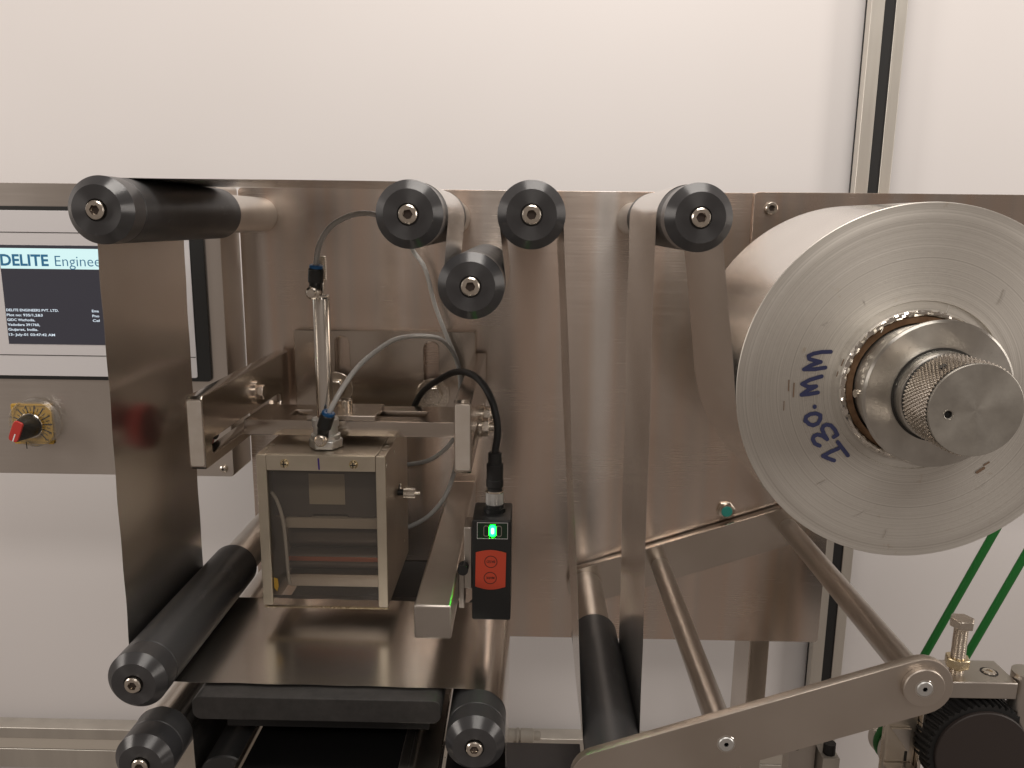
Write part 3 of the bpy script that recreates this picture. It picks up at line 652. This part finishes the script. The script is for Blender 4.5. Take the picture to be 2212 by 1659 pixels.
# ------------------------------------------------------------------ tubes and cable
def tubething(label, pts, name='air_tube', r=2.1, m=None, cat='tube', grp='clear air tubes'):
    p0 = pts[0]; o = obj(name, MB().tube(pts, r), m or M_tube, None, origin=p0, smooth=60); tag(o, label, cat, grp); return o
tubething('clear tube from the top fitting that bends behind a black roller and down', [(-157.4, -171, -36), (-157.3, -170, -31), (-155.0, -166, -17), (-147.5, -161, -4.5), (-135.5, -154, 3.2), (-124, -146, 5.6), (-113, -130, 3), (-108, -90, -4), (-106, -50, -14), (-103, -32, -27), (-93, -29, -43), (-84, -28, -77), (-73, -26, -107), (-64, -24, -131), (-60, -22, -160), (-62, -20, -200)])
tubething('clear tube arching from the lower fitting over the bracket plate', [(-152, -173, -150), (-150.4, -172, -145.2), (-142.6, -165, -129.4), (-132.3, -150, -113.8), (-120.6, -130, -103.5), (-108.1, -110, -96.8), (-92.1, -85, -97.3), (-76, -60, -103.4), (-65.5, -44, -118.8), (-61.3, -34, -137.4), (-60, -30, -165)])
tubething('short piece of clear tube right of the coder box, upper loop', [(-116, -58, -222.5), (-103.3, -58, -221), (-87.3, -58, -217.1), (-73.1, -54, -207.7), (-63.7, -48, -195), (-59, -40, -175)])
tubething('short piece of clear tube right of the coder box, lower loop', [(-116, -57, -286), (-104.1, -58, -281.5), (-87.8, -58, -271.1), (-73.4, -56, -253.3), (-64.6, -50, -229.6), (-61, -42, -205), (-60, -36, -185)])
tubething('black sensor cable arching over the right side bar', [(-21.2, -200, -176), (-21, -200, -166.7), (-19.3, -200, -149.1), (-23.4, -195, -131), (-31.7, -180, -119.7), (-42.8, -160, -115.8), (-56.9, -135, -119.6), (-74.7, -105, -133.1), (-90, -79, -148), (-99, -70, -164), (-104, -66, -185)], 'sensor_cable', 2.7, M_rub, 'cable', None)
for o in [q for q in bpy.data.objects if q.name.startswith('sensor_cable')]:
    if 'group' in o: del o['group']

# ------------------------------------------------------------------ sensor and its bar
t = thing('support_bar', 'square stainless steel bar that carries the black sensor', 'bar', (-60.4, -135, -281))
obj('bar', MB().box(-73.2, -47.6, -270, -.2, -281, -256.2), M_satin, t, bevel=1.6, seg=3)
t = thing('mark_sensor', 'black sensor box with green light and red keypad', 'sensor', (-22.5, -200, -292))
body = obj('housing', plate(rrect(-36.8, -8.0, -292, -213.4, 1.5), [], -220, -181, 'Y', .8), M_plast, t)
wn = obj('window', MB().box(-33.1, -10.6, -220.5, -219.9, -227.4, -214.8), mat('smoke_window', (.008, .03, .014), .12), t, bevel=.2)
fm = MB()
for a in ((-33.1, -10.6, -215.1, -214.8), (-33.1, -10.6, -227.4, -227.1), (-33.1, -32.8, -227.1, -215.1), (-10.9, -10.6, -227.1, -215.1)): fm.box(a[0], a[1], -220.75, -220.5, a[2], a[3])
obj('window_frame', fm, M_grey, wn)
for x in (-26.4, -17.0):
    obj('indicator', plate(rrect(x - 2.0, x + 2.0, -225.6, -217.2, 1.6), [rrect(x - 1.5, x + 1.5, -225.1, -217.7, 1.3)], -220.8, -220.5, 'Y'), M_satin, wn)
obj('green_light', plate(rrect(-24.2, -19.3, -225.6, -216.6, 2.2), [], -220.9, -220.5, 'Y'), M_led, wn)
obj('light_core', plate(rrect(-22.9, -20.6, -223.6, -218.8, 1.1), [], -221.2, -220.9, 'Y'), M_ledcore, wn)
kp = []
for k in range(13): q = k/12; kp.append((-11.6 - 22.4*q, -238.3 + 2.0*math.sin(math.pi*q)))
for k in range(13): q = k/12; kp.append((-34.4 + 22.4*q, -265.0 - 2.4*math.sin(math.pi*q)))
pad = obj('keypad', plate(kp, [], -220.6, -219.9, 'Y', .1), M_orange, t)
for (x, z), s in (((-22.9, -245.3), 'BKGD'), ((-23.3, -258.1), 'MARK')):
    obj('key_ring', plate(circ(x, z, 4.75, 36), [circ(x, z, 4.3, 36)], -220.75, -220.6, 'Y'), M_ink, pad)
    obj('lettering', text(s, x, z, 2.0, -220.7, 6.2, .01, math.pi, 'CENTER'), M_ink, pad)
obj('socket_base', MB().spin((-21.3, -199, -213.6), (-21.3, -199, 0), [(8.2, 0), (8.2, 3), (7.2, 3.4), (7.2, 6)], 32), M_plast, t)
v = []; n = 60
for z in (-207.6, -198.4):
    for k in range(n):
        a = 2*math.pi*k/n; r = 6.7 if k % 2 else 6.35; v.append((-21.2 + r*math.cos(a), -199 + r*math.sin(a), z))
cp = obj('coupling_nut', MB().add(v, [(k, (k+1) % n, n + (k+1) % n, n + k) for k in range(n)] + [list(range(n)), list(range(n, 2*n))]), M_zinc, t, smooth=10)
for z0, z1 in ((-209, -207.6), (-198.4, -196.8)): obj('coupling_rim', MB().rod((-21.2, -199, z0), (-21.2, -199, z1), 6.8, n=40), M_bolt, cp)
obj('connector', MB().spin((-21.2, -199.5, -196.8), (-21.2, -199.5, 0), [(5.6, 0), (5.6, 2), (6.5, 3), (6.5, 8), (6.1, 8.6), (6.3, 20), (5.2, 21), (5.0, 28.5), (4.4, 29)], 32), M_rub, t)
sb = obj('sensor_bracket', MB().box(-43.2, -37.4, -214, -192, -270, -221.5), M_satin, t, bevel=.5)
obj('bracket_foot', MB().box(-47.4, -43.3, -210, -190, -288, -258), M_satin, sb, bevel=.4)
obj('knob_screw', MB().rod((-43.5, -214, -252), (-43.5, -222, -252), 4, n=20), M_rub, sb)

# ------------------------------------------------------------------ black slab and the parts under it
t = thing('print_slab', 'black plastic slab directly under the horizontal film', 'slab', (-140, -200, -342))
obj('block', plate(rrect(-228, -54.5, -342, -324.6, 6, corners=(1, 1, 1, 1)), [], -275.5, -118, 'Y', .6), M_slab, t)
obj('support', MB().box(-214, -66, -250, -2, -364, -342.3), M_rub, t)
t = thing('lower_guard', 'dark glossy cover with steel edges under the black slab', 'cover', (-140, -150, -400))
obj('panel', MB().box(-198, -86, -330, -60, -386, -383), M_dark, t, bevel=.5)
obj('edge_strip', MB().box(-202, -199.6, -330, -60, -392, -381), M_steel, t, bevel=.3)
es = obj('edge_strip', MB().box(-85.6, -75, -330, -60, -390, -379.5), M_satin, t, bevel=.8)
obj('slot', MB().box(-79, -77.5, -330, -225, -379.6, -379.3), M_ink, es)  # thin black strip paints the dark of a slot
obj('flat_strip', MB().box(-74.6, -58, -330, -60, -392, -384), M_satin, t, bevel=.4)
obj('thin_edge', MB().box(-57.4, -56.2, -330, -60, -390, -379), M_bolt, t)
t = thing('black_cover_plate', 'flat black plate at the bottom between roller and film strand', 'cover', (0, -200, -420))
obj('plate', MB().box(-55.8, 48, -300, -205, -412, -404.5), M_navy, t, bevel=.6)
obj('front', MB().box(-55.8, 48, -300, -297, -470, -412.2), M_navy, t, bevel=.6)
t = thing('beige_fitting', 'small beige pipe fitting lying above the black cover plate', 'fitting', (0, -60, -505))
obj('pipe', MB().rod((-60, -60, -499), (-2, -60, -498.6), 6, n=24), M_beige, t)
obj('flange', MB().spin((-2, -60, -498.6), (30, -60, -498.6), [(7, -1), (7.2, 0), (7.2, 1.2), (5, 1.4), (5, 3.2), (6.8, 3.4), (6.8, 15.5), (6.2, 16.2), (4.2, 16.4), (4.6, 20), (4.2, 22.5), (3.0, 23)], 28), M_beige, t)
obj('foot', MB().box(-6, 12, -66, -54, -700, -505.5), M_beige, t)

# ------------------------------------------------------------------ dancer arm
t = thing('dancer_arm', 'tilted steel arm pair joined by two tie rods', 'arm', (160, -150, -330))
E1 = Vector((259.2, -290.5)); E0 = Vector((54.0, -361.8)); d = (E1 - E0).normalized(); nrm = Vector((-d.y, d.x))
def armpoly(r0, r1):
    a0 = math.atan2(d.y, d.x); pts = []
    for k in range(17): a = a0 - math.pi/2 + math.pi*k/16; pts.append((E1.x + r1*math.cos(a), E1.y + r1*math.sin(a)))
    for k in range(17): a = a0 + math.pi/2 + math.pi*k/16; pts.append((E0.x + r0*math.cos(a), E0.y + r0*math.sin(a)))
    return pts
M_arm = steel('arm_steel', (.52, .46, .40), (.62, .56, .50), .40, streak=(14, 14, 14), grain=(500, 500, 500), aniso=0)
obj('arm_plate', plate(armpoly(19.5, 19.5), [], -302, -295, 'Y', .5), M_arm, t)
E0 = Vector((66, -360.5)); E1 = Vector((262.8, -293.5))
obj('arm_plate', plate(armpoly(19.8, 19.8), [], -13, -3.0, 'Y', .5), M_steel, t)
obj('pivot_boss', MB().lathe([(14, -3), (14, -.2)], 262.8, -293.5, 32), M_satin, t)
for (xf, zf), (xb, zb) in (((136.0, -334.4), (139.5, -337.8)), ((258.5, -289.5), (264.2, -294.5))):
    obj('tie_rod', MB().rod((xf, -294.9, zf), (xb, -13.2, zb), 9.2, 9.2, n=40), M_satin, t)
obj('washer', MB().lathe([(6, -306.2), (12.6, -306.2), (13.2, -305.6), (13.2, -302.1)], 258.2, -289.0, 64), M_arm, t)
for x, z, y in ((258.2, -289.0, -306.2), (135.8, -334.2, -302)):
    cs = obj('countersunk_screw', socket_head(x, z, y + .1, 5.2, 1.0, 1.7, depth=.9), M_zinc, t, smooth=25)
    obj('screw_seat', MB().lathe([(5.2, y - .35), (6.0, y - .2), (6.2, y)], x, z, 40, ends=False), M_chrome, cs)

# ------------------------------------------------------------------ lower right drive
t = thing('ribbed_roller', 'dark ribbed feed roller at the bottom right corner', 'roller', (365, -170, -450))
C2 = (367.0, -409.5); n = 96; v = []; f = []
ys = [-199, -185, -170, -150]
for j, y in enumerate(ys):
    for k in range(n * 2):
        a = 2*math.pi*(k + j*2.2)/(n*2); r = 43.4 if (k // 2) % 2 else 41.2
        if j == 0: r -= 1.0
        v.append((C2[0] + r*math.cos(a), y, C2[1] + r*math.sin(a)))
for j in range(len(ys) - 1):
    for k in range(2*n): a, b = j*2*n + k, j*2*n + (k+1) % (2*n); f.append((a, b, b + 2*n, a + 2*n))
f.append(list(range(2*n)))
obj('ribbed_rim', MB().add(v, f), M_rub, t, smooth=10)
obj('face', MB().lathe([(36.2, -202), (37.0, -201.4), (37.2, -199.2)], *C2, 96), mat('brown_rubber_face', (.035, .026, .023), .5), t, smooth=25)
obj('axle', MB().lathe([(9, -150), (9, -100)], *C2, 24), M_satin, t)
t = thing('pinch_block', 'steel clamp block with an upright adjusting bolt, above the ribbed roller', 'block', (362, -180, -361))
obj('block', MB().box(334, 388, -200, -166, -361.5, -347.5), M_satin, t, bevel=.9)
ab = obj('adjusting_bolt', MB().spin((347.2, -185, -348), (347.2, -185, 0), sum([[(5.0, 1.5*i), (5.4, 1.5*i + .6), (5.4, 1.5*i + .9), (4.9, 1.5*i + 1.4)] for i in range(27)], []), 28), M_bolt, t, smooth=15)
obj('bolt_head', hexprism((347.2, -185, -308.0), (347.2, -185, -301), 9.4, .2), M_bolt, ab, bevel=.8)
obj('lock_nut', hexprism((347.2, -185, -342), (347.2, -185, -334), 9.4, .5), M_brassy, ab, bevel=.8)
sh = socket_head(0, 0, 0, 5.2, .8, 2.8, depth=.7); sh.xform(lambda x, y, z: (374 + x, -184 + z, -347.4 - y)); obj('recessed_screw', sh, M_bolt, t, smooth=25)
obj('recess_shade', plate(circ(374, -184, 6.6, 28), [circ(374, -184, 5.3, 28)], -347.5, -347.2, 'Z'), M_ink, t)  # flat black ring paints the shade around the sunk screw
obj('post', MB().rod((400, -190, -480), (400, -190, -343), 11, n=32), M_satin, t)
obj('lower_jaw', MB().box(380, 395, -165, -120, -440, -374), M_satin, t, bevel=.8)
t = thing('drive_bracket', 'upright steel bracket left of the ribbed roller', 'bracket', (315, -170, -500))
obj('front_plate', MB().box(302, 326, -178, -172, -520, -384), M_cass, t, bevel=.8)
obj('edge_plate', MB().box(326.3, 329, -184, -120, -520, -380), M_bolt, t, bevel=.4)
obj('gusset', plate([(304, -402), (320, -402), (320, -424)], [], -181, -178.2, 'Y', .3), M_satin, t)
obj('slot', MB().box(317.8, 320.0, -178.4, -178.1, -433, -424), M_ink, t)  # black strip on the plate, painted shade of a slot
obj('lower_block', MB().box(300, 324, -196, -178.3, -520, -434), M_satin, t, bevel=.6)
t = thing('belt_pulley', 'grey belt pulley half hidden below the tilted arm', 'pulley', (371, -60, -496))
PC = (370.5, -497.0)
obj('wheel', MB().lathe([(22, -72), (22.6, -71), (19, -64.5), (17, -62), (17, -58), (19, -55.5), (22.6, -49), (22, -48)], *PC, 64), M_satin, t)
obj('hub', MB().lathe([(10, -84), (10, -72)], *PC, 32), M_satin, t)
bp = web([(*PC, 18.6, -1), (508, -156, 18.6, -1), (*PC, 18.6, -1), (508, -156, 18.6, -1)])
# one closed loop: keep a single lap
k0 = 0; half = [bp[0]]
lap = []; L0 = len(bp)
def belt():
    (p, q) = tangent((*PC, 18.6), -1, (508, -156, 18.6), -1); (p2, q2) = tangent((508, -156, 18.6), -1, (*PC, 18.6), -1); out = []
    for k in range(30): out.append(p.lerp(q, k/30))
    def arc(c, a, b):
        a0 = math.atan2(a.y - c[1], a.x - c[0]); a1 = math.atan2(b.y - c[1], b.x - c[0])
        while a1 > a0: a1 -= 2*math.pi
        return [Vector((c[0] + 18.6*math.cos(a0 + (a1-a0)*k/16), c[1] + 18.6*math.sin(a0 + (a1-a0)*k/16))) for k in range(16)]
    out += arc((508, -156), q, p2)
    for k in range(30): out.append(p2.lerp(q2, k/30))
    out += arc(PC, q2, p)
    return out
lp = belt(); v = []; f = []; n = 12
for i, p in enumerate(lp):
    dd = (lp[(i+1) % len(lp)] - lp[i-1]).normalized(); nn = Vector((-dd.y, dd.x))
    for k in range(n):
        a = 2*math.pi*k/n; v.append((p.x + nn.x*3.6*math.cos(a), -60 + 3.6*math.sin(a), p.y + nn.y*3.6*math.cos(a)))
for i in range(len(lp)):
    for k in range(n): a = i*n + k; b = i*n + (k+1) % n; j = ((i+1) % len(lp))*n; f.append((a, b, j + (k+1) % n, j + k))
tag(obj('green_belt', MB().add(v, f), M_green, None, origin=(PC[0], -60, PC[1]), smooth=60), 'round green drive belt with two strands right below the reel', 'belt')
t = thing('floor_block', 'cream block with black bolt below the tilted arm', 'block', (286, -100, -520))
obj('block', MB().box(279.5, 295, -112, -80, -560, -480), M_beige, t, bevel=.6)
obj('back_block', MB().box(252, 277, -100, -84, -560, -470), M_satin, t, bevel=.6)
obj('round_bolt', MB().rod((287.5, -104, -479.5), (287.5, -104, -469), 5.5, n=24), M_rub, t)
obj('hole_shade', MB().lathe([(2.6, -100.3), (2.6, -100)], 259, -478, 20), M_ink, t)  # flat black disc in place of a hole, its shade painted
